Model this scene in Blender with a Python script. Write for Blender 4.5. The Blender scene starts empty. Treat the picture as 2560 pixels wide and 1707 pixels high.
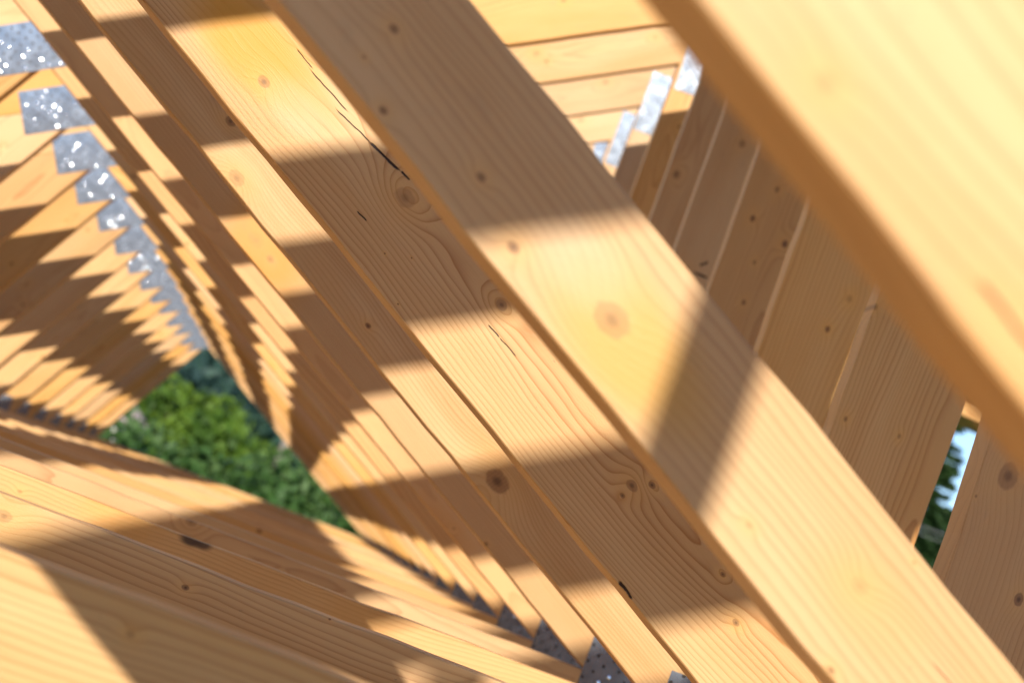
import bpy, bmesh, math, random
from mathutils import Vector, Matrix
import numpy as np
scene = bpy.context.scene
COL = scene.collection
S = 0.83                    # truss spacing in metres
CZ = 5.6                    # eye height above the ground
Z0, T = 0.886975, 0.0721    # first truss distance and board thickness, in spacings

# ------------------------------------------------------------------ camera
cam = bpy.data.cameras.new("camera")
cam.sensor_width = 36.0
cam.lens = 70.31
cam.clip_start = 0.02
cam.clip_end = 6000
cam.dof.use_dof = True
cam.dof.focus_distance = 2.6
cam.dof.aperture_fstop = 6.2
camo = bpy.data.objects.new("camera", cam)
COL.objects.link(camo)
rx = Vector((0.92836763, -0.10884512, 0.35536782))
dn = Vector((0.36426076, 0.07658439, -0.92814273))
fw = Vector((0.07380818, 0.99110422, 0.11074648))
up = -dn
M = Matrix((( rx.x, up.x, -fw.x, 0), (rx.y, up.y, -fw.y, 0), (rx.z, up.z, -fw.z, CZ), (0, 0, 0, 1)))
camo.matrix_world = M
scene.camera = camo

# ------------------------------------------------------------------ world and sun
SUN = Vector((-0.02, 1.0, -0.572)).normalized()      # travel direction of the light
elev = math.asin(-SUN.z)
world = bpy.data.worlds.new("World")
scene.world = world
world.use_nodes = True
wn = world.node_tree
for n_ in list(wn.nodes): wn.nodes.remove(n_)
sky = wn.nodes.new("ShaderNodeTexSky")
sky.sky_type = 'NISHITA'
sky.sun_disc = False
sky.sun_elevation = elev
sky.sun_rotation = math.radians(180)
sky.altitude = 1200
sky.air_density = 1.0
sky.dust_density = 0.05
sky.ozone_density = 3.0
bg = wn.nodes.new("ShaderNodeBackground")
bg.inputs[1].default_value = 0.13
wo = wn.nodes.new("ShaderNodeOutputWorld")
wn.links.new(sky.outputs[0], bg.inputs[0])
wn.links.new(bg.outputs[0], wo.inputs[0])
sun = bpy.data.lights.new("sun", 'SUN')
sun.energy = 4.2
sun.angle = math.radians(0.53)
sun.color = (1.0, 0.95, 0.87)
suno = bpy.data.objects.new("sun", sun)
suno.rotation_euler = SUN.to_track_quat('-Z', 'Y').to_euler()
suno.location = (0, -20, 30)
COL.objects.link(suno)
scene.view_settings.view_transform = 'Standard'
scene.view_settings.look = 'None'
scene.view_settings.exposure = 0.62
scene.view_settings.gamma = 1
scene.render.engine = 'CYCLES'
scene.cycles.max_bounces = 10
scene.cycles.diffuse_bounces = 7
scene.cycles.use_denoising = True
scene.cycles.sample_clamp_indirect = 6

# ------------------------------------------------------------------ object helpers
def tag(o, label=None, cat=None, group=None, kind=None):
    if label: o["label"] = label
    if cat: o["category"] = cat
    if group: o["group"] = group
    if kind: o["kind"] = kind
    return o
def empty(name, loc, parent=None):
    o = bpy.data.objects.new(name, None)
    o.location = loc
    o.empty_display_size = 0.3
    COL.objects.link(o)
    o.parent = parent
    return o
def meshobj(name, verts, faces, mat, parent=None, smooth=False, loc=(0, 0, 0)):
    me = bpy.data.meshes.new(name)
    me.from_pydata(verts, [], faces)
    me.materials.append(mat)
    if smooth:
        me.polygons.foreach_set("use_smooth", [True] * len(me.polygons))
    me.update()
    o = bpy.data.objects.new(name, me)
    o.location = loc
    COL.objects.link(o)
    o.parent = parent
    return o

# ------------------------------------------------------------------ node helpers
class NT:
    def __init__(s, name):
        s.m = bpy.data.materials.new(name)
        s.m.use_nodes = True
        s.t = s.m.node_tree
        for n_ in list(s.t.nodes): s.t.nodes.remove(n_)
        s.out = s.t.nodes.new("ShaderNodeOutputMaterial")
        s.p = s.t.nodes.new("ShaderNodeBsdfPrincipled")
        s.t.links.new(s.p.outputs[0], s.out.inputs[0])
    def new(s, ty): return s.t.nodes.new(ty)
    def put(s, sock, v):
        if isinstance(v, bpy.types.NodeSocket): s.t.links.new(v, sock)
        elif v is not None: sock.default_value = v
    def math(s, op, a, b=None, c=None, clamp=False):
        n_ = s.new("ShaderNodeMath"); n_.operation = op; n_.use_clamp = clamp
        s.put(n_.inputs[0], a)
        if b is not None: s.put(n_.inputs[1], b)
        if c is not None: s.put(n_.inputs[2], c)
        return n_.outputs[0]
    def comb(s, x, y, z):
        n_ = s.new("ShaderNodeCombineXYZ")
        s.put(n_.inputs[0], x); s.put(n_.inputs[1], y); s.put(n_.inputs[2], z)
        return n_.outputs[0]
    def sep(s, v):
        n_ = s.new("ShaderNodeSeparateXYZ"); s.put(n_.inputs[0], v); return n_.outputs
    def noise(s, v, scale, detail=2, rough=.5, dist=0):
        n_ = s.new("ShaderNodeTexNoise")
        s.put(n_.inputs["Vector"], v)
        n_.inputs["Scale"].default_value = scale
        n_.inputs["Detail"].default_value = detail
        n_.inputs["Roughness"].default_value = rough
        n_.inputs["Distortion"].default_value = dist
        return n_.outputs[0]
    def ramp(s, v, a, b, lo=0.0, hi=1.0, smooth=True):
        n_ = s.new("ShaderNodeMapRange")
        n_.interpolation_type = 'SMOOTHSTEP' if smooth else 'LINEAR'
        s.put(n_.inputs[0], v); s.put(n_.inputs[1], a); s.put(n_.inputs[2], b)
        s.put(n_.inputs[3], lo); s.put(n_.inputs[4], hi)
        return n_.outputs[0]
    def mix(s, f, a, b, mode='MIX'):
        n_ = s.new("ShaderNodeMix"); n_.data_type = 'RGBA'; n_.blend_type = mode
        s.put(n_.inputs[0], f)
        s.put(n_.inputs[6], (*a, 1) if isinstance(a, tuple) else a)
        s.put(n_.inputs[7], (*b, 1) if isinstance(b, tuple) else b)
        return n_.outputs[2]
    def bump(s, h, strength, dist):
        n_ = s.new("ShaderNodeBump")
        n_.inputs["Strength"].default_value = strength
        n_.inputs["Distance"].default_value = dist
        s.put(n_.inputs["Height"], h)
        s.put(s.p.inputs["Normal"], n_.outputs[0])

EARLY = (0.68, 0.438, 0.214)
EARLY2 = (0.64, 0.355, 0.125)
LATE = (0.37, 0.145, 0.036)
def wood(name, knots=(), cracks=(), stains=(), seed=None, freq=170.0, pith=None, ringk=1.0, tone=None, sway=1.0):
    """Planed spruce. knots (x, y, r, dark) and cracks (x0, y0, x1, y1, w) are in the board's own metres."""
    g = NT(name)
    tc = g.new("ShaderNodeTexCoord").outputs["Object"]
    x, y, z = g.sep(tc)
    oi = g.new("ShaderNodeObjectInfo").outputs["Random"]
    if seed is None:
        sd = g.math('MULTIPLY', oi, 173.0)
    else:
        sd = float(seed) * 7.31
    sx = g.math('ADD', x, sd)
    # slow sway of the grain along the board
    w1 = g.noise(g.comb(g.math('MULTIPLY', sx, 1.4), g.math('MULTIPLY', y, 5), g.math('MULTIPLY', z, 5)), 1.0, 2)
    w2 = g.noise(g.comb(g.math('MULTIPLY', sx, 9), g.math('MULTIPLY', y, 32), g.math('MULTIPLY', z, 32)), 1.0, 2)
    warp = g.math('ADD', g.math('MULTIPLY', w1, 0.055 * sway), g.math('MULTIPLY', w2, 0.0042))
    kn = None; halo = None; core = None
    def addmax(a, b): return b if a is None else g.math('MAXIMUM', a, b)
    wob = g.noise(g.comb(g.math('MULTIPLY', sx, 90), g.math('MULTIPLY', y, 100), 0.0), 1.0, 2)
    wobs = g.math('MULTIPLY_ADD', wob, 0.5, 0.75)
    for i, (kx, ky, kr, kd) in enumerate(knots):
        dx = g.math('MULTIPLY', g.math('SUBTRACT', x, kx), 0.72)
        dy = g.math('SUBTRACT', y, ky)
        d = g.math('SQRT', g.math('ADD', g.math('MULTIPLY', dx, dx), g.math('MULTIPLY', dy, dy)))
        dn_ = g.math('DIVIDE', d, kr)
        e = g.math('EXPONENT', g.math('MULTIPLY', g.math('MULTIPLY', dn_, dn_), -0.13))
        if kr > 0.0016:
            sgn = 1 if i % 2 else -1
            warp = g.math('MULTIPLY_ADD', e, sgn * min(kr * 1.45, 0.03), warp)
        dw = g.math('MULTIPLY', dn_, wobs)
        kn = addmax(kn, g.ramp(dw, 0.8, 1.12, kd, 0.0))
        core = addmax(core, g.ramp(dw, 0.10, 0.62, kd * 0.75, 0.0))
        halo = addmax(halo, g.math('MULTIPLY', e, 0.6))
    if not knots:
        # scattered knots, one jittered cell each
        vx, vy = 2.6, 8.0
        vo = g.new("ShaderNodeTexVoronoi"); vo.voronoi_dimensions = '2D'
        vc = g.comb(g.math('MULTIPLY', sx, vx), g.math('MULTIPLY', g.math('ADD', y, sd), vy), 0.0)
        g.put(vo.inputs["Vector"], vc); vo.inputs["Scale"].default_value = 1
        px_, py_, _ = g.sep(vo.outputs["Position"])
        cx_, cy_, _ = g.sep(vc)
        dx = g.math('DIVIDE', g.math('SUBTRACT', cx_, px_), vx / 0.75)
        dy = g.math('DIVIDE', g.math('SUBTRACT', cy_, py_), vy)
        d = g.math('SQRT', g.math('ADD', g.math('MULTIPLY', dx, dx), g.math('MULTIPLY', dy, dy)))
        cr = g.sep(vo.outputs["Color"])
        kr = g.math('MULTIPLY_ADD', g.math('POWER', cr[0], 2.0), 0.0085, 0.0022)
        dn_ = g.math('DIVIDE', d, kr)
        e = g.math('EXPONENT', g.math('MULTIPLY', g.math('MULTIPLY', dn_, dn_), -0.13))
        warp = g.math('ADD', warp, g.math('MULTIPLY', e, g.math('MULTIPLY', kr, 1.7)))
        dw = g.math('MULTIPLY', dn_, wobs)
        kd = g.math('MULTIPLY_ADD', cr[1], 0.6, 0.25)
        kn = g.math('MULTIPLY', g.ramp(dw, 0.8, 1.12, 1.0, 0.0), kd)
        core = g.math('MULTIPLY', g.ramp(dw, 0.1, 0.6, 0.75, 0.0), kd)
        halo = g.math('MULTIPLY', e, 0.5)
    # growth rings round a tilted pith
    if pith is None:
        r1 = g.math('FRACT', g.math('MULTIPLY', oi, 37.7)); r2 = g.math('FRACT', g.math('MULTIPLY', oi, 91.3))
        py0 = g.math('MULTIPLY_ADD', r1, 0.16, -0.08); pz0 = g.math('MULTIPLY_ADD', r2, 0.05, 0.045)
    else:
        py0, pz0 = pith
    yy = g.math('SUBTRACT', g.math('MULTIPLY_ADD', x, 0.008, y), py0)
    zz = g.math('ADD', z, pz0)
    rad = g.math('SQRT', g.math('ADD', g.math('MULTIPLY', yy, yy), g.math('MULTIPLY', zz, zz)))
    v = g.math('MULTIPLY', g.math('ADD', rad, warp), freq)
    # uneven ring widths
    uneven = g.noise(g.comb(g.math('MULTIPLY', v, 0.23), sd, 0.0), 1.0, 1)
    v = g.math('MULTIPLY_ADD', uneven, 2.6, v)
    fr = g.math('FRACT', v)
    ring = g.math('MULTIPLY', g.math('POWER', fr, 4.0), g.ramp(fr, 0.93, 1.0, 1.0, 0.0))
    bandn = g.noise(g.comb(g.math('MULTIPLY', v, 0.11), g.math('MULTIPLY', sx, 0.5), 3.3), 1.0, 2)
    ringa = g.math('MULTIPLY', ring, g.ramp(bandn, 0.25, 0.75, 0.45 * ringk, 1.1 * ringk))
    fib = g.noise(g.comb(g.math('MULTIPLY', sx, 14), g.math('MULTIPLY', y, 900), g.math('MULTIPLY', z, 900)), 1.0, 3, .65)
    big = g.noise(g.comb(g.math('MULTIPLY', sx, 2.5), g.math('MULTIPLY', y, 14), g.math('MULTIPLY', z, 9)), 1.0, 3)
    tn = g.math('FRACT', g.math('MULTIPLY', oi, 23.1)) if tone is None else tone
    base = g.mix(tn, EARLY, EARLY2)
    base = g.mix(g.ramp(big, 0.3, 0.75, 0.0, 0.45), base, (0.57, 0.285, 0.082))
    base = g.mix(g.ramp(bandn, 0.45, 0.8, 0.0, 0.35), base, (0.52, 0.260, 0.082))
    c = g.mix(g.math('MULTIPLY', ringa, 0.85, clamp=True), base, LATE)
    c = g.mix(g.ramp(fib, 0.3, 0.75, 0.0, 0.22), c, (0.42, 0.22, 0.09))
    pore = g.noise(g.comb(g.math('MULTIPLY', sx, 90), g.math('MULTIPLY', y, 1500), g.math('MULTIPLY', z, 1500)), 1.0, 2, .6)
    c = g.mix(g.ramp(pore, 0.62, 0.8, 0.0, 0.3), c, (0.36, 0.18, 0.07))
    for (sx0, sy0, sr, amt, ylw) in stains:
        dx = g.math('MULTIPLY', g.math('SUBTRACT', x, sx0), 0.55)
        dy = g.math('SUBTRACT', y, sy0)
        d = g.math('SQRT', g.math('ADD', g.math('MULTIPLY', dx, dx), g.math('MULTIPLY', dy, dy)))
        d = g.math('MULTIPLY', d, g.math('MULTIPLY_ADD', big, 1.1, 0.45))
        c = g.mix(g.ramp(d, sr * .35, sr * 1.15, amt, 0.0), c, ylw)
    c = g.mix(g.math('MULTIPLY', halo, 0.75), c, (0.68, 0.36, 0.10))
    kring = g.math('MULTIPLY_ADD', g.math('SINE', g.math('MULTIPLY', dn_, 11.0)), 0.18, 0.6)
    c = g.mix(g.math('MULTIPLY', kn, 0.9), c, g.mix(kring, (0.36, 0.17, 0.065), (0.20, 0.085, 0.032)))
    c = g.mix(core, c, (0.05, 0.022, 0.012))
    crk = None
    jit = g.noise(g.comb(g.math('MULTIPLY', sx, 55), g.math('MULTIPLY', y, 55), 0.0), 1.0, 3)
    for (x0, y0, x1, y1, cw) in cracks:
        L = math.hypot(x1 - x0, y1 - y0); ux, uy = (x1 - x0) / L, (y1 - y0) / L
        ax = g.math('SUBTRACT', x, x0); ay = g.math('SUBTRACT', y, y0)
        al = g.math('ADD', g.math('MULTIPLY', ax, ux), g.math('MULTIPLY', ay, uy))
        ac = g.math('SUBTRACT', g.math('MULTIPLY', ay, ux), g.math('MULTIPLY', ax, uy))
        ac = g.math('ABSOLUTE', g.math('ADD', ac, g.math('MULTIPLY_ADD', jit, cw * 1.6, -cw * .8)))
        tt = g.math('DIVIDE', al, L)
        tap = g.math('MULTIPLY', g.ramp(tt, -0.04, 0.15), g.ramp(tt, 0.85, 1.04, 1.0, 0.0))
        hw = g.math('MULTIPLY_ADD', tap, cw * 0.55, 1e-6)
        mk = g.math('MULTIPLY', g.ramp(g.math('DIVIDE', ac, hw), 0.55, 1.1, 1.0, 0.0), tap)
        crk = addmax(crk, mk)
    if crk is not None:
        c = g.mix(crk, c, (0.035, 0.014, 0.007))
    sm = g.noise(g.comb(g.math('MULTIPLY', sx, 6), g.math('MULTIPLY', y, 16), g.math('MULTIPLY', z, 16)), 1.0, 5, .7)
    c = g.mix(g.ramp(sm, 0.60, 0.78, 0.0, 0.28), c, (0.33, 0.21, 0.12))
    spk = g.noise(g.comb(g.math('MULTIPLY', sx, 130), g.math('MULTIPLY', y, 160), g.math('MULTIPLY', z, 160)), 1.0, 2, .6)
    c = g.mix(g.ramp(spk, 0.76, 0.80, 0.0, 0.55), c, (0.20, 0.11, 0.06))
    hsv = g.new("ShaderNodeHueSaturation")
    g.put(hsv.inputs["Color"], c)
    tv = g.math('FRACT', g.math('MULTIPLY', oi, 57.9))
    g.put(hsv.inputs["Saturation"], g.math('MULTIPLY_ADD', g.math('FRACT', g.math('MULTIPLY', oi, 71.3)), 0.18, 0.92))
    g.put(hsv.inputs["Value"], g.math('MULTIPLY_ADD', tv, 0.22, 0.89))
    g.put(g.p.inputs["Base Color"], hsv.outputs[0])
    g.put(g.p.inputs["Roughness"], g.math('MULTIPLY_ADD', ringa, -0.08, 0.46))
    g.p.inputs["Specular IOR Level"].default_value = 0.28
    h = g.math('ADD', g.math('MULTIPLY', ringa, 0.35), g.math('MULTIPLY', fib, 0.55))
    h = g.math('SUBTRACT', h, g.math('MULTIPLY', kn, 0.3))
    if crk is not None: h = g.math('SUBTRACT', h, g.math('MULTIPLY', crk, 3.0))
    rough = g.noise(g.comb(g.math('MULTIPLY', sx, 260), g.math('MULTIPLY', y, 620), g.math('MULTIPLY', z, 620)), 1.0, 3, .7)
    patch = g.ramp(big, 0.42, 0.62)
    h = g.math('ADD', h, g.math('MULTIPLY', g.math('MULTIPLY', rough, patch), 1.1))
    g.bump(h, 0.55, 0.0007)
    return g.m

def metal():
    g = NT("galvanised_steel")
    tc = g.new("ShaderNodeTexCoord").outputs["Object"]
    x, y, z = g.sep(tc)
    oi = g.new("ShaderNodeObjectInfo").outputs["Random"]
    n1 = g.noise(g.comb(g.math('ADD', x, oi), y, z), 26, 3)
    vo = g.new("ShaderNodeTexVoronoi"); g.put(vo.inputs["Vector"], tc); vo.inputs["Scale"].default_value = 160
    sp = g.sep(vo.outputs["Color"])[0]
    # staggered round holes punched on a 20 mm pitch
    p = 0.034
    row = g.math('FLOOR', g.math('DIVIDE', y, p / 2))
    odd = g.math('MODULO', g.math('ABSOLUTE', row), 2.0)
    xx = g.math('ADD', g.math('DIVIDE', x, p), g.math('MULTIPLY', odd, 0.5))
    fx = g.math('MULTIPLY', g.math('SUBTRACT', g.math('SUBTRACT', xx, g.math('FLOOR', xx)), 0.5), p)
    fy = g.math('MULTIPLY', g.math('SUBTRACT', g.math('FRACT', g.math('DIVIDE', y, p / 2)), 0.5), p / 2)
    d = g.math('SQRT', g.math('ADD', g.math('MULTIPLY', fx, fx), g.math('MULTIPLY', fy, fy)))
    hole = g.ramp(d, 0.0034, 0.0040, 1.0, 0.0)
    rim = g.ramp(g.math('ABSOLUTE', g.math('SUBTRACT', d, 0.0044)), 0.0, 0.0009, 1.0, 0.0)
    c = g.mix(g.ramp(n1, 0.3, 0.7), (0.22, 0.26, 0.32), (0.29, 0.335, 0.40))
    c = g.mix(g.math('MULTIPLY', sp, 0.12), c, (0.26, 0.29, 0.34))
    c = g.mix(hole, c, (0.025, 0.016, 0.01))
    g.put(g.p.inputs["Base Color"], c)
    g.put(g.p.inputs["Metallic"], g.math('MULTIPLY_ADD', hole, -0.65, 0.65))
    g.put(g.p.inputs["Roughness"], g.math('ADD', g.math('MULTIPLY_ADD', n1, 0.14, 0.19), g.math('MULTIPLY', hole, 0.3)))
    g.bump(g.math('ADD', g.math('MULTIPLY', rim, 0.3), g.math('MULTIPLY', n1, 0.25)), 0.3, 0.0004)
    return g.m
def plain(name, a, b, scale=8, rough=0.9, det=4, bump=0.0, spec=0.3, coord="Object", metallic=0):
    g = NT(name)
    tc = g.new("ShaderNodeTexCoord").outputs[coord]
    n1 = g.noise(tc, scale, det, .6)
    g.put(g.p.inputs["Base Color"], g.mix(g.ramp(n1, 0.3, 0.7), a, b))
    g.p.inputs["Roughness"].default_value = rough
    g.p.inputs["Specular IOR Level"].default_value = spec
    g.p.inputs["Metallic"].default_value = metallic
    if bump: g.bump(n1, 0.6, bump)
    return g.m
STEEL = metal()
NAIL = plain("bright_nail_steel", (0.75, 0.77, 0.8), (0.85, 0.87, 0.9), 60, 0.13, metallic=1.0)

def nailmesh():
    V = [(0, 0, 0.0034)]; F = []; rr = 0.0048; seg = 14
    prof = ((.4, 0.00335), (.8, 0.0031), (.95, 0.0024), (1, 0.0012), (1, -0.001))
    for f, hh in prof:
        for s_ in range(seg):
            an = 2 * math.pi * s_ / seg
            V.append((math.cos(an) * rr * f, math.sin(an) * rr * f, hh))
    for s_ in range(seg):
        F.append((0, 1 + s_, 1 + (s_ + 1) % seg))
        for r_ in range(len(prof) - 1):
            a = 1 + r_ * seg
            F.append((a + s_, a + seg + s_, a + seg + (s_ + 1) % seg, a + (s_ + 1) % seg))
    me = bpy.data.meshes.new("nail"); me.from_pydata(V, [], F); me.materials.append(NAIL)
    me.polygons.foreach_set("use_smooth", [True] * len(me.polygons)); me.update()
    return me
NAILMESH = nailmesh()

# ------------------------------------------------------------------ board geometry in the truss plane (units of one spacing)
def hp(a, b, c): return (a, b, c)           # keep a*x + b*y <= c
def clip(poly, h):
    a, b, c = h; out = []
    n_ = len(poly)
    for i in range(n_):
        p, q = poly[i], poly[(i + 1) % n_]
        dp, dq = a * p[0] + b * p[1] - c, a * q[0] + b * q[1] - c
        if dp <= 0: out.append(p)
        if (dp < 0 < dq) or (dq < 0 < dp):
            t = dp / (dp - dq); out.append((p[0] + t * (q[0] - p[0]), p[1] + t * (q[1] - p[1])))
    return out
def region(*hs):
    poly = [(-40, -40), (40, -40), (40, 40), (-40, 40)]
    for h in hs: poly = clip(poly, h)
    return poly
def strip(nx, ny, r0, r1): return [hp(nx, ny, r1), hp(-nx, -ny, -r0)]

def board(name, poly, ang, y0, thick, mat, parent, rng, wav=0.0009, c=0.0016):
    """Extrude a polygon (plane units) into a chamfered plank whose local x runs along the grain."""
    ca, sa = math.cos(ang), math.sin(ang)
    P = [(p[0] * S, p[1] * S) for p in poly]
    cx_ = sum(p[0] for p in P) / len(P); cy_ = sum(p[1] for p in P) / len(P)
    loc = [((p[0] - cx_) * ca + (p[1] - cy_) * sa, -(p[0] - cx_) * sa + (p[1] - cy_) * ca) for p in P]
    if sum(loc[i][0] * loc[(i + 1) % len(loc)][1] - loc[(i + 1) % len(loc)][0] * loc[i][1] for i in range(len(loc))) < 0:
        loc.reverse()
    # subdivide the long edges and let them wander a little
    ring = []
    n_ = len(loc)
    nrm = []
    for i in range(n_):
        p, q = loc[i], loc[(i + 1) % n_]
        L = math.hypot(q[0] - p[0], q[1] - p[1])
        if L < 1e-5: continue
        ex, ey = (q[0] - p[0]) / L, (q[1] - p[1]) / L
        m = max(1, int(L / 0.06))
        ph = rng.random() * 10
        for j in range(m):
            t = j / m
            off = 0 if j == 0 else wav * (math.sin(ph + t * L * 19) + 0.7 * math.sin(ph * 3 + t * L * 47) + rng.uniform(-.5, .5))
            ring.append((p[0] + ex * L * t + ey * off, p[1] + ey * L * t - ex * off))
    m = len(ring)
    inner = []
    for i in range(m):
        a, b, d = ring[i - 1], ring[i], ring[(i + 1) % m]
        e1 = Vector((b[0] - a[0], b[1] - a[1])).normalized(); e2 = Vector((d[0] - b[0], d[1] - b[1])).normalized()
        n1 = Vector((-e1.y, e1.x)); n2 = Vector((-e2.y, e2.x))
        bi = (n1 + n2)
        bi = bi / max(0.3, bi.length_squared) * 2
        inner.append((b[0] + bi.x * c, b[1] + bi.y * c))
    h = thick / 2
    # local axes: x along grain, y across, z = out of the front face (towards the viewer, world -Y)
    V = [(p[0], p[1], h) for p in inner] + [(p[0], p[1], h - c) for p in ring] + [(p[0], p[1], -h + c) for p in ring] + [(p[0], p[1], -h) for p in inner]
    F = [list(range(m)), list(range(4 * m - 1, 3 * m - 1, -1))]
    for k in range(3):
        for i in range(m):
            j = (i + 1) % m
            F.append((k * m + i, (k + 1) * m + i, (k + 1) * m + j, k * m + j))
    o = meshobj(name, V, F, mat, parent)
    R = Matrix(((ca, -sa, 0, 0), (0, 0, -1, 0), (sa, ca, 0, 0), (0, 0, 0, 1)))
    o.matrix_local = Matrix.Translation((cx_, y0 + h, cy_)) @ R
    return o, (cx_, cy_, ca, sa)

def to_local(fr, X, Z):
    cx_, cy_, ca, sa = fr
    return (X - cx_) * ca + (Z - cy_) * sa, -(X - cx_) * sa + (Z - cy_) * ca

A30 = (0.506, -0.8625); HB, HT = -1.6568, -1.9060      # top chord
DN = (-0.4940, -0.8694); DL_, DR_ = -0.2845, -0.4295   # diagonal web
LN = (-0.882, 0.4712); LL_, LW = 1.6797, 0.243         # steep web
RL_ = -0.9454; RW = 0.240                              # post
BT, BW = -0.1412, 0.243                                # bottom chord
RIDGE = 4.3
AP = (-1.3261, 1.0823)
g1 = 0.0012
bis = (math.cos(math.radians(30.4)), math.sin(math.radians(30.4)))
bc = bis[0] * AP[0] + bis[1] * AP[1]

# individual boards: offsets (plane units) seen on single trusses
SHIFT = {('R', 2): 0.0072, ('R', 4): -0.0095, ('R', 3): -0.004, ('H', 7): 0.006, ('H', 8): -0.003, ('H', 10): -0.006,
         ('D', 2): 0.0028, ('D', 3): -0.0012, ('D', 1): -0.001, ('B', 1): -0.0015, ('B', 3): 0.002}
KN = {
'D1':[(-0.0601,0.3729,0.0036,0.7),(-0.0443,0.3085,0.0032,0.8),(-0.0739,0.3428,0.0015,0.5),(0.0470,0.2881,0.0035,0.7),(0.0910,0.2455,0.0044,0.75),(0.1850,0.2202,0.0125,0.42),(0.3453,0.1073,0.0028,0.25),(0.4465,0.0946,0.0063,0.15),(0.4475,0.0238,0.0028,0.6),(0.4818,0.1280,0.0013,0.5)],
'D2':[(-0.0050,0.3825,0.0105,0.42),(-0.2133,0.4506,0.0066,0.6),(0.1508,0.3046,0.0062,0.7),(0.3768,0.1581,0.0062,0.7),(0.3996,0.1674,0.0038,0.9),(0.3701,0.1426,0.0029,0.8),(0.5188,0.0976,0.0029,0.8),(0.5544,0.0488,0.0038,0.7),(-0.0030,0.3105,0.0010,1),(0.0290,0.3175,0.0010,1),(0.0339,0.2595,0.0010,1)],
'D3':[(0.2989,0.1399,0.0165,0.8),(0.0132,0.2989,0.0040,1),(-0.2698,0.4436,0.0112,0.35),(-0.3134,0.5260,0.0072,0.75)],
'D4':[(-0.2167,0.4290,0.0068,0.35),(-0.2572,0.4551,0.014,0.12),(0.40,0.05,0.004,0.6)],
'D0':[(0.1316,0.2183,0.0042,0.25),(0.02,0.30,0.003,0.2)],
'B2':[(-0.0775,-0.1443,0.0034,1),(0.0941,-0.1193,0.0014,0.9),(-0.3042,-0.1415,0.0077,0.4)],
'B1':[(-0.0765,-0.1420,0.0030,0.35),(0.06,-0.19,0.003,0.3)],
'R3':[(0.8025,0.4433,0.0036,0.6),(0.8972,0.4495,0.0036,0.5),(0.7855,0.6371,0.0045,0.5),(0.87,0.70,0.012,0.15)],
'R4':[(0.9087,0.7187,0.0055,0.9),(0.9304,0.7957,0.0070,0.3)],
'R5':[(0.8192,1.0573,0.0072,0.9),(0.9179,1.0270,0.0080,1),(0.8618,0.9547,0.0049,0.6),(0.8713,0.8502,0.0059,0.8),(0.8519,1.1491,0.0072,0.6)],
'R2':[(0.8123,0.3372,0.0128,0.62),(0.8764,0.1998,0.0062,0.9),(0.7825,0.2995,0.0019,0.5)],
'R7':[(0.801,1.4597,0.0118,0.7)],
'H7':[(0.2376,1.8679,0.0060,0.9),(0.62,2.10,0.006,0.4)],
'H8':[(0.2480,1.8744,0.0105,0.4),(0.2937,1.8610,0.0055,1),(0.6457,2.1061,0.0090,0.3)],
'H9':[(0.5908,2.0820,0.0110,0.4)],
'H10':[(0.6032,2.0854,0.0125,0.4)],
}
CR = {
'D2':[(-0.1929,0.5034,-0.1637,0.4868,0.0013),(-0.1701,0.4863,-0.1039,0.4531,0.0016),(-0.1237,0.4535,-0.0640,0.4284,0.0016),(-0.0720,0.4316,-0.0205,0.4095,0.0034),(-0.0218,0.4109,-0.0067,0.4044,0.0030),(0.1435,0.2762,0.1634,0.2663,0.0018),(0.1614,0.2673,0.1907,0.2520,0.0013),(-0.0535,0.3462,-0.0367,0.3388,0.0019),(0.4013,0.0455,0.4263,0.0303,0.0040)],
'R6':[(0.8590,1.0462,0.8803,1.0673,0.0069),(0.8486,1.0231,0.8965,1.0206,0.0069)],
'D0':[(0.2119,0.1708,0.2500,0.1480,0.0020)],
'R2':[(0.7720,0.3208,0.7750,0.2645,0.0019)],
'D1':[(0.52,0.06,0.58,0.03,0.0008)],
}
ST = {
'D2':[(-0.245,0.485,0.062,0.9,(0.64,0.30,0.035)),(-0.17,0.43,0.03,0.4,(0.62,0.43,0.24))],
'D1':[(0.205,0.205,0.055,0.85,(0.62,0.32,0.05)),(0.15,0.25,0.035,0.5,(0.64,0.46,0.27)),(0.46,0.085,0.04,0.4,(0.58,0.32,0.10))],
'D4':[(-0.235,0.435,0.075,0.9,(0.64,0.28,0.03))],
'D5':[(0.35,0.03,0.08,0.6,(0.58,0.26,0.05))],
'B2':[(-0.30,-0.15,0.05,0.5,(0.66,0.36,0.10))],
'B3':[(-0.125,-0.1225,0.011,0.95,(0.07,0.04,0.025)),(-0.105,-0.1215,0.010,0.9,(0.07,0.04,0.025)),(-0.24,-0.125,0.05,0.6,(0.62,0.30,0.07)),(0.17,-0.145,0.04,0.5,(0.60,0.30,0.08))],
'D0':[(0.24,0.15,0.03,0.35,(0.72,0.36,0.10))],
}
SPEC = {  # frequency, pith, ring contrast, tone, sway
'D0':(90,(0.16,0.05),1.1,0.35,1.0), 'D1':(190,(-0.085,0.075),0.75,0.15,0.5), 'D2':(225,(0.085,0.06),1.25,0.15,1.3), 'D3':(230,(-0.11,0.06),0.85,0.0,0.8),
'D4':(210,(0.10,0.06),0.8,0.5,0.8), 'B1':(160,(0.13,0.07),1.0,0.35,0.7), 'B2':(150,(0.14,0.06),1.1,0.3,0.9),
'R2':(150,(-0.15,0.05),0.7,0.6,1.2), 'R3':(170,(-0.09,0.045),1.0,0.5,0.9), 'R4':(130,(-0.12,0.07),0.9,0.6,1.0),
}
GEN = wood("spruce_board")
GEN_H = wood("spruce_board_fine_grain", freq=210, ringk=0.5)

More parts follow.
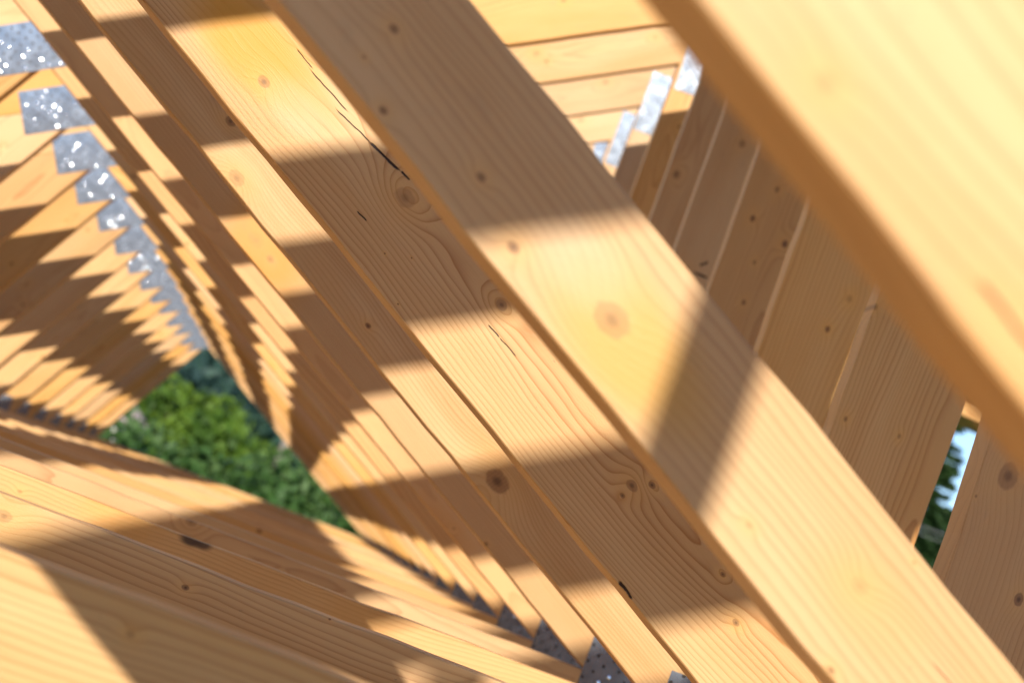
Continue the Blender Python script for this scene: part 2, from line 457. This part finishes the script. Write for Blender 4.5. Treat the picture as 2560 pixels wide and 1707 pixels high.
def truss(k):
    rng = random.Random(1000 + k)
    jx = 0 if k < 6 else rng.uniform(-.004, .004)
    jy = 0 if k < 6 else rng.uniform(-.01, .01)
    y0 = (Z0 + k + jy) * S
    root = empty("roof_truss", (jx * S, y0, CZ + BT * S - BW * S))
    up0 = -(CZ + BT * S - BW * S)
    th = T * S
    def bd(name, key, poly, ang, mat=None, y=0.0, thick=th):
        kk = key + str(k)
        if mat is None:
            if kk in KN or kk in CR or kk in ST or kk in SPEC:
                P = [(p[0] * S, p[1] * S) for p in poly]
                fr = (sum(p[0] for p in P) / len(P), sum(p[1] for p in P) / len(P), math.cos(ang), math.sin(ang))
                kn = [(*to_local(fr, a, b), r, d) for a, b, r, d in KN.get(kk, [])]
                cr = [(*to_local(fr, a, b), *to_local(fr, c_, d), w) for a, b, c_, d, w in CR.get(kk, [])]
                st = [(*to_local(fr, a, b), r, am, col) for a, b, r, am, col in ST.get(kk, [])]
                sp = SPEC.get(kk, (170, None, 0.9, None, 1.0))
                mat = wood("spruce_" + name, kn, cr, st, seed=sum(map(ord, kk)) + k, freq=sp[0], pith=sp[1], ringk=sp[2], tone=sp[3], sway=sp[4])
            else:
                mat = GEN_H if key == 'H' else GEN
        o, fr = board(name, poly, ang, y, thick, mat, root, rng, wav=(0.0009 if k < 5 else 0.0004))
        o.location.z += CZ + up0
        return o
    hs = SHIFT.get(('H', k), 0); ds = SHIFT.get(('D', k), 0); bs = SHIFT.get(('B', k), 0); rs = SHIFT.get(('R', k), 0)
    rj = random.Random(k * 7 + 3)
    if k >= 5:
        hs += rj.uniform(-.003, .003); ds += rj.uniform(-.0035, .0035); bs += rj.uniform(-.004, .004); rs += rj.uniform(-.004, .004)
    hb = HB + hs; btop = BT - bs
    above_h = lambda c_: hp(A30[0], A30[1], c_)            # a.x <= c : above the line
    below_h = lambda c_: hp(-A30[0], -A30[1], -c_)         # a.x >= c : below the line
    a30 = math.radians(30.4)
    bd("top_chord", 'H', region(above_h(hb), below_h(HT + hs), hp(0, -1, -(btop + g1)), hp(1, 0, RIDGE - g1)), a30)
    bd("bottom_chord", 'B', region(hp(0, 1, btop), hp(0, -1, -(btop - BW)), hp(-1, 0, 4.0), hp(1, 0, 2 * RIDGE + 4.0)), 0.0)
    bd("diagonal_web", 'D', region(*strip(DN[0], DN[1], DR_ + ds, DL_ + ds), below_h(hb + g1), hp(0, -1, -(btop + g1)),
                                   hp(-bis[0], -bis[1], -bc - g1), hp(1, 0, -RL_ + 0.001)), math.radians(-29.6))
    ls = rj.uniform(-.003, .003) if k > 9 else 0
    bd("steep_web", 'L', region(*strip(LN[0], LN[1], LL_ + ls, LL_ + LW + ls), below_h(hb + g1), hp(0, -1, -(btop + g1)),
                                hp(bis[0], bis[1], bc - g1)), math.radians(61.9))
    tilt = {2: 0.02, 3: -0.012}.get(k, 0.0)
    rn = (-1.0, -0.0097 - tilt)
    r0 = RL_ + rs + (-0.0097 - tilt + 0.0097) * 0.45
    bd("post", 'R', region(hp(rn[0], rn[1], r0), hp(-rn[0], -rn[1], -(r0 - (RW if k == 3 else RW + 0.035))), below_h(hb + g1), hp(0, -1, -(btop + g1))), math.radians(90.5))  # extra unseen width on all but one post, added to shade the post behind
    # far side of the roof
    mir = lambda h: hp(-h[0], h[1], h[2] - 2 * RIDGE * h[0])
    bd("top_chord", 'X', region(mir(above_h(hb)), mir(below_h(HT + hs)), hp(0, -1, -(btop + g1)), hp(-1, 0, -RIDGE - g1)), -a30, GEN_H)
    bd("post", 'X', region(mir(hp(-1, 0, RL_)), mir(hp(1, 0, -RL_ + RW)), mir(below_h(hb + g1)), hp(0, -1, -(btop + g1))), math.radians(90), GEN)
    bd("ceiling_tie", 'X', region(hp(0, 1, 3.42), hp(0, -1, -3.22), below_h(hb + g1), mir(below_h(hb + g1))), 0.0, GEN)
    if k == -2:
        bd("gable_stud", 'X', region(hp(1, 0, 0.437), hp(-1, 0, -0.352), below_h(hb + g1), hp(0, -1, -(btop + g1))), math.radians(90), GEN, y=-0.062, thick=0.06)
    # nail plates
    def plate(cx_, cy_, w, h, ang, seed, nails=0):
        r2 = random.Random(seed)
        ca, sa = math.cos(ang), math.sin(ang)
        W, H, t_ = w * S / 2, h * S / 2, 0.0016
        cxm, cym = cx_ * S, cy_ * S
        V = []; F = []
        nx, ny = 10, 6
        for zz in (t_, 0):
            for j in range(ny + 1):
                for i in range(nx + 1):
                    b = 0 if zz == 0 else r2.uniform(-.0002, .0002) + 0.0003
                    V.append((-W + 2 * W * i / nx, -H + 2 * H * j / ny, zz + b))
        q = (nx + 1) * (ny + 1)
        for j in range(ny):
            for i in range(nx):
                a = j * (nx + 1) + i
                F.append((a, a + 1, a + nx + 2, a + nx + 1))
                F.append((q + a, q + a + nx + 1, q + a + nx + 2, q + a + 1))
        edge = [j * (nx + 1) for j in range(ny, 0, -1)] + [i for i in range(nx)] + [j * (nx + 1) + nx for j in range(ny)] + [ny * (nx + 1) + i for i in range(nx, 0, -1)]
        for i in range(len(edge)):
            a, b = edge[i], edge[(i + 1) % len(edge)]
            F.append((b, a, q + a, q + b))
        o = meshobj("nail_plate", V, F, STEEL, root)
        R = Matrix(((ca, -sa, 0, 0), (0, 0, -1, 0), (sa, ca, 0, 0), (0, 0, 0, 1)))
        o.matrix_local = Matrix.Translation((cxm, -0.0002, cym + CZ + up0)) @ R
        # nails standing in some of the holes
        if nails:
            p = 0.034
            jr = int(H / (p / 2)) + 1
            for row in range(-jr, jr):
                yy = (row + .5) * p / 2
                if abs(yy) > H - .006: continue
                odd = abs(row) % 2
                for i in range(-int(W / p) - 2, int(W / p) + 2):
                    xx = (i + .5 - odd * .5) * p
                    if abs(xx) > W - .006 or r2.random() > nails: continue
                    nl = bpy.data.objects.new("nail", NAILMESH); COL.objects.link(nl); nl.parent = o
                    nl.location = (xx, yy, 0.0012); nl.rotation_euler = (r2.gauss(-.12, .07), r2.gauss(.17, .07), 0)
    a1 = math.radians(30.4)
    jj = random.Random(k * 13)
    # apex joint: along-chord centre s, height h
    def plane(s_, h_): return (s_ * math.cos(a1) + h_ * A30[0], s_ * math.sin(a1) + h_ * A30[1])
    c1 = plane(-0.802 + 0.23 + jj.uniform(-.008, .008), -1.652 + hs + jj.uniform(-.008, .008))
    plate(c1[0], c1[1], 0.46, 0.172, a1 + jj.uniform(-.02, .02), k * 3 + 1, (0.30 if k < 8 else 0.12) if 5 <= k <= 13 else 0)
    plate(0.812 + 0.19, -0.165 + jj.uniform(-.006, .006), 0.38, 0.23, jj.uniform(-.01, .01), k * 3 + 2, 0.22 if 2 <= k <= 6 else 0)
    plate(1.035 + (0.0 if k != 9 else -0.01) - rs, 2.505 + jj.uniform(-.01, .01), 0.20, 0.315, math.radians(0.8) + jj.uniform(-.015, .015), k * 3 + 3)
    plate(-2.12, -0.165, 0.22, 0.23, jj.uniform(-.02, .02), k * 3 + 4)
    return root

ORD = ["second", "third", "fourth", "fifth", "sixth", "seventh", "eighth", "ninth", "tenth", "eleventh", "twelfth", "thirteenth", "fourteenth", "fifteenth",
       "sixteenth", "seventeenth", "eighteenth", "nineteenth"]
LAB = {
 -2: "gable roof truss with an extra stud, standing out of view behind the photographer",
 -1: "spruce roof truss just behind the photographer, out of view",
 0: "nearest spruce roof truss, blurred, its broad sunlit board crossing the upper right corner",
 1: "spruce roof truss second from the front, its widest board crossed by a slanting post shadow",
 2: "spruce roof truss third from the front, sharply focused, with wavy grain and a long crack",
 3: "spruce roof truss fourth from the front, its diagonal board bearing one big dark knot",
 4: "spruce roof truss fifth from the front, with an orange stained patch on its diagonal board",
 19: "last spruce roof truss of the row, standing against the green trees",
}
for k in range(-2, 20):
    r = truss(k)
    lab = LAB.get(k) or "spruce roof truss, %s in the row counted back from the blurred nearest one" % ORD[k - 1]
    tag(r, lab, "roof truss", "timber roof trusses standing in a row")

# ------------------------------------------------------------------ the house the trusses stand on
PLASTER = plain("lime_render", (0.62, 0.58, 0.50), (0.70, 0.66, 0.58), 3, 0.9, 5, 0.002)
FLOOR = plain("timber_floor", (0.46, 0.27, 0.11), (0.54, 0.34, 0.16), 1.5, 0.9, 5, 0.001)
def boxm(name, x0, x1, y0, y1, z0, z1, mat, parent=None):
    V = [(x, y, z) for z in (z0, z1) for y in (y0, y1) for x in (x0, x1)]
    F = [(0, 2, 3, 1), (4, 5, 7, 6), (0, 1, 5, 4), (2, 6, 7, 3), (0, 4, 6, 2), (1, 3, 7, 5)]
    return meshobj(name, V, F, mat, parent)
ZB = CZ + (BT - BW) * S - 0.004
YA, YB = -1.6, 17.2
XL, XR = -4.0 * S + 0.25, (2 * RIDGE + 4.0) * S - 0.25
def tagged(o, *a, **k): tag(o, *a, **k); return o
pl = boxm("wall_plate", XL, XL + 0.14, YA, YB, ZB - 0.10, ZB, GEN); tag(pl, "timber wall plate under the eaves end of the trusses, left side", "wall plate")
pl = boxm("wall_plate", XR - 0.14, XR, YA, YB, ZB - 0.10, ZB, GEN); tag(pl, "timber wall plate under the far ends of the trusses, right side", "wall plate")
w = boxm("house_wall", XL - 0.12, XL + 0.18, YA - 0.05, YB + 0.05, -0.5, ZB - 0.104, PLASTER); tag(w, "rendered side wall carrying the left ends of the trusses", "wall")
w = boxm("house_wall", XR - 0.18, XR + 0.12, YA - 0.05, YB + 0.05, -0.5, ZB - 0.104, PLASTER); tag(w, "rendered side wall carrying the right ends of the trusses", "wall")
f = boxm("house_floor", XL + 0.184, XR - 0.184, YA, YB, 2.2, 2.45, FLOOR); tag(f, kind="structure")

# scaffold outside the far gable end: its top plank closes the right-hand gap
GALV = plain("scaffold_tube", (0.45, 0.47, 0.49), (0.58, 0.60, 0.62), 9, 0.4, metallic=0.8)
sy0, sy1, sxa, sxb, pz = 18.3, 19.1, 3.9, 8.3, CZ + 2.955
sc = empty("scaffold", (6.1, 18.7, 0)); tag(sc, "scaffold bay at the far gable end, its sunlit top plank closing the right-hand gap", "scaffold")
rng = random.Random(5)
for i, yy in enumerate((sy0 + .12, sy0 + .38, sy0 + .64)):
    boxm("plank", sxa - 6.1 - .2, sxb - 6.1 + .2, yy - 18.7 - .12, yy - 18.7 + .12, pz, pz + 0.045, GEN, sc)
boxm("toe_board", sxa - 6.1 - .2, sxb - 6.1 + .2, sy0 - 18.7 - .06, sy0 - 18.7 - .03, pz - .01, pz + 0.24, GEN, sc)
def rod(name, p, q, r, mat, parent):
    p = Vector(p); q = Vector(q); d = (q - p).normalized()
    u = d.orthogonal().normalized(); v = d.cross(u); V = []; seg = 10
    for c_ in (p, q):
        for i in range(seg):
            a = 6.2832 * i / seg; V.append(tuple(c_ + u * math.cos(a) * r + v * math.sin(a) * r))
    F = [(i, (i + 1) % seg, seg + (i + 1) % seg, seg + i) for i in range(seg)] + [tuple(range(seg - 1, -1, -1)), tuple(range(seg, 2 * seg))]
    return meshobj(name, V, F, mat, parent)
for xx in (sxa, sxb):
    for yy in (sy0 + .02, sy1):
        rod("upright_tube", (xx - 6.1, yy - 18.7, 0), (xx - 6.1, yy - 18.7, pz + 1.1), .024, GALV, sc)
    for zz in (2.2, 4.4, 6.6, pz - .03):
        rod("cross_tube", (xx - 6.1 + .05, sy0 - 18.7 - .1, zz), (xx - 6.1 + .05, sy1 - 18.7 + .1, zz), .022, GALV, sc)
for yy in (sy0 + .07, sy1 - .05):
    for zz in (2.2, 4.4, 6.6, pz + .04, pz + 1.0):
        if zz > pz and yy < 18.7: continue
        rod("ledger_tube", (sxa - 6.1 - .15, yy - 18.7, zz), (sxb - 6.1 + .15, yy - 18.7, zz), .022, GALV, sc)

# ------------------------------------------------------------------ terrain
def hill(x, y):
    h = 62 * math.exp(-((x + 90) ** 2 / (2 * 170 ** 2) + (y - 560) ** 2 / (2 * 150 ** 2)))
    h += 26 * math.exp(-((x - 250) ** 2 / (2 * 200 ** 2) + (y - 700) ** 2 / (2 * 180 ** 2)))
    return h
GR = plain("meadow_grass", (0.05, 0.10, 0.02), (0.09, 0.15, 0.035), 0.4, 1.0, 6)
V = []; F = []
xs = [-3000, -1500, -800] + list(range(-500, 801, 40)) + [1200, 2000, 3500]
ys = [-2000, -800, -200, -60] + list(range(0, 1001, 40)) + [1500, 2500, 4500]
for y in ys:
    for x in xs: V.append((x, y, hill(x, y)))
nx = len(xs)
for j in range(len(ys) - 1):
    for i in range(nx - 1):
        a = j * nx + i
        F.append((a, a + 1, a + nx + 1, a + nx))
gr = meshobj("ground", V, F, GR, smooth=True); tag(gr, kind="structure")

# ------------------------------------------------------------------ vegetation
def leafmat(name, a, b, c=None):
    g = NT(name)
    gi = g.new("ShaderNodeNewGeometry").outputs["Random Per Island"]
    tc = g.new("ShaderNodeTexCoord").outputs["Object"]
    n1 = g.noise(tc, 0.9, 2)
    col = g.mix(gi, a, b)
    if c: col = g.mix(g.ramp(n1, 0.42, 0.62), col, c)
    g.put(g.p.inputs["Base Color"], col)
    g.p.inputs["Roughness"].default_value = 0.6
    g.p.inputs["Specular IOR Level"].default_value = 0.35
    tr = g.new("ShaderNodeBsdfTranslucent"); g.put(tr.inputs[0], col)
    ms = g.new("ShaderNodeMixShader"); ms.inputs[0].default_value = 0.3
    g.t.links.new(g.p.outputs[0], ms.inputs[1]); g.t.links.new(tr.outputs[0], ms.inputs[2])
    g.t.links.new(ms.outputs[0], g.out.inputs[0])
    return g.m
BARK = plain("bark", (0.10, 0.075, 0.05), (0.17, 0.13, 0.09), 12, 0.95, 5, 0.01)
LF_NEAR = leafmat("leaf_deep_green", (0.035, 0.085, 0.015), (0.17, 0.26, 0.08), (0.05, 0.115, 0.02))
LF_MID = leafmat("leaf_yellow_green", (0.10, 0.18, 0.010), (0.18, 0.27, 0.022), (0.055, 0.115, 0.012))
LF_FAR = leafmat("leaf_far_forest", (0.035, 0.080, 0.055), (0.055, 0.11, 0.065), (0.035, 0.07, 0.06))
LF_CON = leafmat("conifer_needles", (0.022, 0.055, 0.014), (0.050, 0.095, 0.022))
LF_LIGHT = leafmat("leaf_light_green", (0.14, 0.28, 0.02), (0.22, 0.36, 0.03))
def leaves(n, pts, size, rng):
    """n small leaf faces: pts() gives position and outward direction."""
    V = []; F = []
    for i in range(n):
        p, d = pts()
        u = Vector((rng.gauss(0, 1), rng.gauss(0, 1), rng.gauss(0, 1) - 0.2)).normalized()
        nn = (d + Vector((rng.gauss(0, .7), rng.gauss(0, .7), rng.gauss(0, .7)))).normalized()
        u = (u - nn * u.dot(nn)).normalized(); v = nn.cross(u)
        s = size * rng.uniform(.6, 1.35)
        b = len(V)
        V += [tuple(p - u * s), tuple(p + v * s * .5), tuple(p + u * s), tuple(p - v * s * .5)]
        F.append((b, b + 1, b + 2, b + 3))
    return V, F
def crown_pts(rng, lobes):
    ws = [l[3] ** 2 for l in lobes]; tot = sum(ws)
    def f():
        r = rng.random() * tot
        for l, w_ in zip(lobes, ws):
            r -= w_
            if r <= 0: break
        d = Vector((rng.gauss(0, 1), rng.gauss(0, 1), rng.gauss(0, 1))).normalized()
        q = l[3] * (rng.random() ** 0.35) * rng.uniform(.8, 1.08)
        return Vector((l[0] + d.x * q, l[1] + d.y * q, l[2] + d.z * q * .85)), d
    return f
def tube(pts, rads, seg=7):
    V = []; F = []
    for i, (p, r) in enumerate(zip(pts, rads)):
        for s_ in range(seg):
            a = 2 * math.pi * s_ / seg
            V.append((p[0] + math.cos(a) * r, p[1] + math.sin(a) * r, p[2]))
    for i in range(len(pts) - 1):
        for s_ in range(seg):
            F.append((i * seg + s_, i * seg + (s_ + 1) % seg, (i + 1) * seg + (s_ + 1) % seg, (i + 1) * seg + s_))
    return V, F
def tree(name, x, y, top, w, mat, nl, size, label, cat, group, seed, base=None):
    rng = random.Random(seed)
    gz = hill(x, y) if base is None else base
    H = top - gz
    root = empty(name, (x, y, gz))
    tag(root, label, cat, group)
    ch = H * 0.42
    lobes = []
    for i in range(13):
        a = rng.random() * 6.28; hh = rng.uniform(.34, .86)
        rr = w * .5 * (1 - ((hh - .5) * 1.35) ** 2) * rng.uniform(.35, .75)
        lobes.append((math.cos(a) * rr, math.sin(a) * rr, hh * H, w * rng.uniform(.15, .25)))
    lobes.append((0, 0, H - w * .2, w * .2))
    V, F = leaves(nl, crown_pts(rng, lobes), size, rng)
    meshobj("crown", V, F, mat, root)
    V = []; F = []
    def add(pts, rads):
        v, f_ = tube(pts, rads); b = len(V); V.extend(v); F.extend([tuple(q + b for q in t) for t in f_])
    add([(0, 0, -0.3), (w * .01, 0, H * .25), (0, w * .01, H * .55), (0, 0, H * .85)], [H * .022, H * .017, H * .011, H * .004])
    for l in lobes[:8]:
        add([(0, 0, l[2] * .6), (l[0] * .5, l[1] * .5, l[2] * .82), (l[0], l[1], l[2])], [H * .008, H * .005, H * .002])
    meshobj("trunk", V, F, BARK, root)
    return root
def conifer(x, y, top, w, label, seed):
    rng = random.Random(seed)
    gz = hill(x, y); H = top - gz
    root = empty("conifer_tree", (x, y, gz)); tag(root, label, "tree")
    V, F = tube([(0, 0, -.3), (0, 0, H * .5), (0, 0, H)], [H * .018, H * .011, H * .002])
    meshobj("trunk", V, F, BARK, root)
    V = []; F = []
    t = 0.12
    while t < 0.985:
        n_ = 7
        L = w * .5 * (1 - t) ** .8 * rng.uniform(.85, 1.15) + .12
        a0 = rng.random() * 6.28
        for i in range(n_):
            a = a0 + i * 6.28 / n_ + rng.uniform(-.25, .25); Lb = L * rng.uniform(.7, 1.15)
            dx, dy = math.cos(a), math.sin(a)
            for q in range(int(34 + Lb * 90)):
                s = rng.random() ** .7
                c0 = Vector((dx * Lb * s, dy * Lb * s, t * H - Lb * .28 * s + Lb * .12 * s * s))
                c0 += Vector((-dy, dx, 0)) * rng.uniform(-1, 1) * .22 * Lb * (1.05 - s) + Vector((0, 0, rng.uniform(-.10, .05)))
                u = Vector((dx + rng.uniform(-.6, .6), dy + rng.uniform(-.6, .6), rng.uniform(-.5, .1))).normalized()
                v = u.cross(Vector((rng.gauss(0, 1), rng.gauss(0, 1), 1))).normalized()
                sz = rng.uniform(.09, .17); b = len(V)
                V += [tuple(c0 - u * sz), tuple(c0 + v * sz * .3), tuple(c0 + u * sz), tuple(c0 - v * sz * .3)]
                F.append((b, b + 1, b + 2, b + 3))
        t += rng.uniform(.013, .021)
    meshobj("crown", V, F, LF_CON, root)
def azp(az, dist): return dist * math.tan(math.radians(az)), dist
def elz(el, dist, az=0): return CZ + math.tan(math.radians(el)) * dist / math.cos(math.radians(az))
# deep green shrubs outside the gable end
SHR = [(-8.2, 26, -0.1, 3.2), (-6.0, 25, 0.5, 3.2), (-4.6, 26, 0.95, 2.6), (-3.0, 25, 0.65, 2.2), (-1.7, 26, 0.8, 2.4), (-0.4, 25, 1.45, 2.4), (1.2, 26, 1.3, 2.6), (3.2, 27, 0.8, 3.0), (6, 28, 0.6, 3.4)]
PLC = ["leftmost of the shrubs below the roof end", "second shrub from the left below the roof end", "third shrub from the left, left edge of the green gap", "fourth shrub from the left, in the lower green gap",
       "fifth shrub from the left, middle of the lower green gap", "sixth shrub from the left, right side of the green gap", "third shrub from the right, at the lower tip of the green gap",
       "second shrub from the right below the roof end", "rightmost of the shrubs below the roof end"]
for i, (az, d, el, w_) in enumerate(SHR):
    x, y = azp(az, d)
    tree("shrub", x, y, elz(el, d), w_ * 1.25, LF_NEAR, 5200, 0.085, "deep green bush, " + PLC[i], "shrub", "deep green shrubs outside the gable end", 40 + i)
MID = [(-7.6, 60, 2.6, 6.5), (-5.6, 58, 2.0, 4.5), (-4.1, 62, 2.25, 5.0), (-2.7, 58, 1.75, 4.2), (-1.3, 62, 1.35, 4.6), (0.6, 60, 1.3, 5.5), (3.0, 62, 1.6, 6.0)]
PM = ["leftmost of the yellow-green trees", "second yellow-green tree from the left", "third yellow-green tree from the left, highest in the gap", "middle one of the seven yellow-green trees",
      "third yellow-green tree from the right", "second yellow-green tree from the right", "rightmost of the yellow-green trees"]
for i, (az, d, el, w_) in enumerate(MID):
    x, y = azp(az, d)
    tree("broadleaf_tree", x, y, elz(el, d), w_ * 1.15, LF_MID, 5000, 0.17, "bushy tree beyond the roof end, " + PM[i], "tree", "yellow-green trees beyond the shrubs", 80 + i)
# forest covering the far hill: reads as one mass
rng = random.Random(9)
V = []; F = []
for i in range(1500):
    az = rng.uniform(-26, 26); d = rng.uniform(150, 560)
    x, y = azp(az, d); gz = hill(x, y)
    if gz < 1.2: continue
    Ht = rng.uniform(9, 15); w_ = rng.uniform(5, 8)
    lob = [(x + rng.uniform(-1, 1) * w_ * .25, y + rng.uniform(-1, 1) * w_ * .25, gz + Ht * rng.uniform(.45, .85), w_ * rng.uniform(.25, .4)) for _ in range(5)]
    v, f_ = leaves(90, crown_pts(rng, lob), 0.85, rng)
    b = len(V); V.extend(v); F.extend([tuple(q + b for q in t) for t in f_])
fo = meshobj("forest", V, F, LF_FAR); tag(fo, "dark bluish green wooded hillside far beyond the trees", "forest", kind="stuff")
# right-hand gap
x, y = azp(16.35, 40)
conifer(x, y, elz(9.6, 40, 16.4), 7.4, "dark conifer standing against the blue sky in the right-hand gap", 3)
x, y = azp(18.1, 60)
tree("broadleaf_tree", x, y, elz(6.3, 60, 18), 6.0, LF_NEAR, 5000, 0.17, "dark leafy tree behind the conifer in the right-hand gap", "tree", None, 201)
x, y = azp(15.6, 62)
tree("broadleaf_tree", x, y, elz(6.0, 62, 16), 6.0, LF_NEAR, 5000, 0.17, "dark leafy tree half hidden left of the conifer", "tree", None, 202)
x, y = azp(17.9, 30)
tree("shrub", x, y, elz(4.72, 30, 18), 2.4, LF_LIGHT, 3600, 0.08, "light green bush at the foot of the right-hand gap", "shrub", None, 203)
# two overhead cables and their poles
CAB = plain("cable_sheath", (0.30, 0.30, 0.28), (0.38, 0.38, 0.36), 20, 0.6)
def cable(p, q, sag, r, label):
    V = []; F = []; N = 24; seg = 6
    for i in range(N + 1):
        t = i / N; c_ = Vector(p).lerp(Vector(q), t); c_.z -= sag * 4 * t * (1 - t)
        for s_ in range(seg):
            a = 6.2832 * s_ / seg; V.append((c_.x, c_.y + math.cos(a) * r, c_.z + math.sin(a) * r))
    for i in range(N):
        for s_ in range(seg):
            F.append((i * seg + s_, i * seg + (s_ + 1) % seg, (i + 1) * seg + (s_ + 1) % seg, (i + 1) * seg + s_))
    o = meshobj("overhead_cable", V, F, CAB); tag(o, label, "cable", "overhead cables crossing the right-hand gap")
xa, ya = azp(17.2, 28)
for dz, r, lb in ((elz(5.48, 28, 17), 0.0045, "upper thicker grey cable in front of the conifer"), (elz(5.28, 28, 17), 0.0035, "lower thin cable in front of the conifer")):
    cable((xa - 9, ya + 1.5, dz + .28), (xa + 9, ya - 1.5, dz + 0.12), 0.20, r, lb)
POLE = plain("weathered_pole", (0.20, 0.16, 0.12), (0.30, 0.25, 0.20), 10, 0.9, 4, 0.005)
for sx_, lb in ((-9, "wooden utility pole holding the left ends of the cables"), (9, "wooden utility pole holding the right ends of the cables")):
    V, F = tube([(0, 0, -.3), (0, 0, 4.5), (0, 0, 9.0)], [.14, .12, .10], 12)
    b = len(V) - 12; F.append(tuple(range(b, b + 12)))
    root = empty("utility_pole", (xa + sx_, ya - (sx_ / 6.0), 0)); tag(root, lb, "utility pole", "poles of the overhead cables")
    meshobj("pole", V, F, POLE, root)
    a = boxm("crossarm", -.06, .06, -.7, .7, 8.5, 8.62, POLE, root)
# neighbouring house behind the shrubs
hx, hy = azp(-4.72, 46)
hr = empty("neighbour_house", (hx, hy, 0))
tag(hr, "small pale house with a pinkish tiled roof, its corner peeping between the bushes", "house")
WL = plain("pale_stucco", (0.62, 0.55, 0.50), (0.70, 0.63, 0.57), 4, .9)
RT = plain("weathered_tiles", (0.42, 0.28, 0.24), (0.52, 0.37, 0.33), 6, .85)
ez = elz(0.35, 46)
wl = boxm("wall", -3.4, 0.0, -2.2, 2.2, 0, ez - 0.1, WL, hr)
V = [(-3.8, -2.5, ez - .1), (.18, -2.5, ez - .1), (.18, 2.5, ez - .1), (-3.8, 2.5, ez - .1), (-3.0, 0, ez + .45), (-.35, 0, ez + .45)]
F = [(0, 1, 5, 4), (2, 3, 4, 5), (1, 2, 5), (3, 0, 4), (3, 2, 1, 0)]
meshobj("roof", V, F, RT, hr)
for wx in (-2.4, -1.1):
    boxm("window", wx - .4, wx + .4, -2.23, -2.19, 2.2, 3.4, plain("window_glass", (0.03, 0.04, 0.05), (0.05, 0.06, 0.07), 2, .1), hr)
bpy.context.view_layer.update()
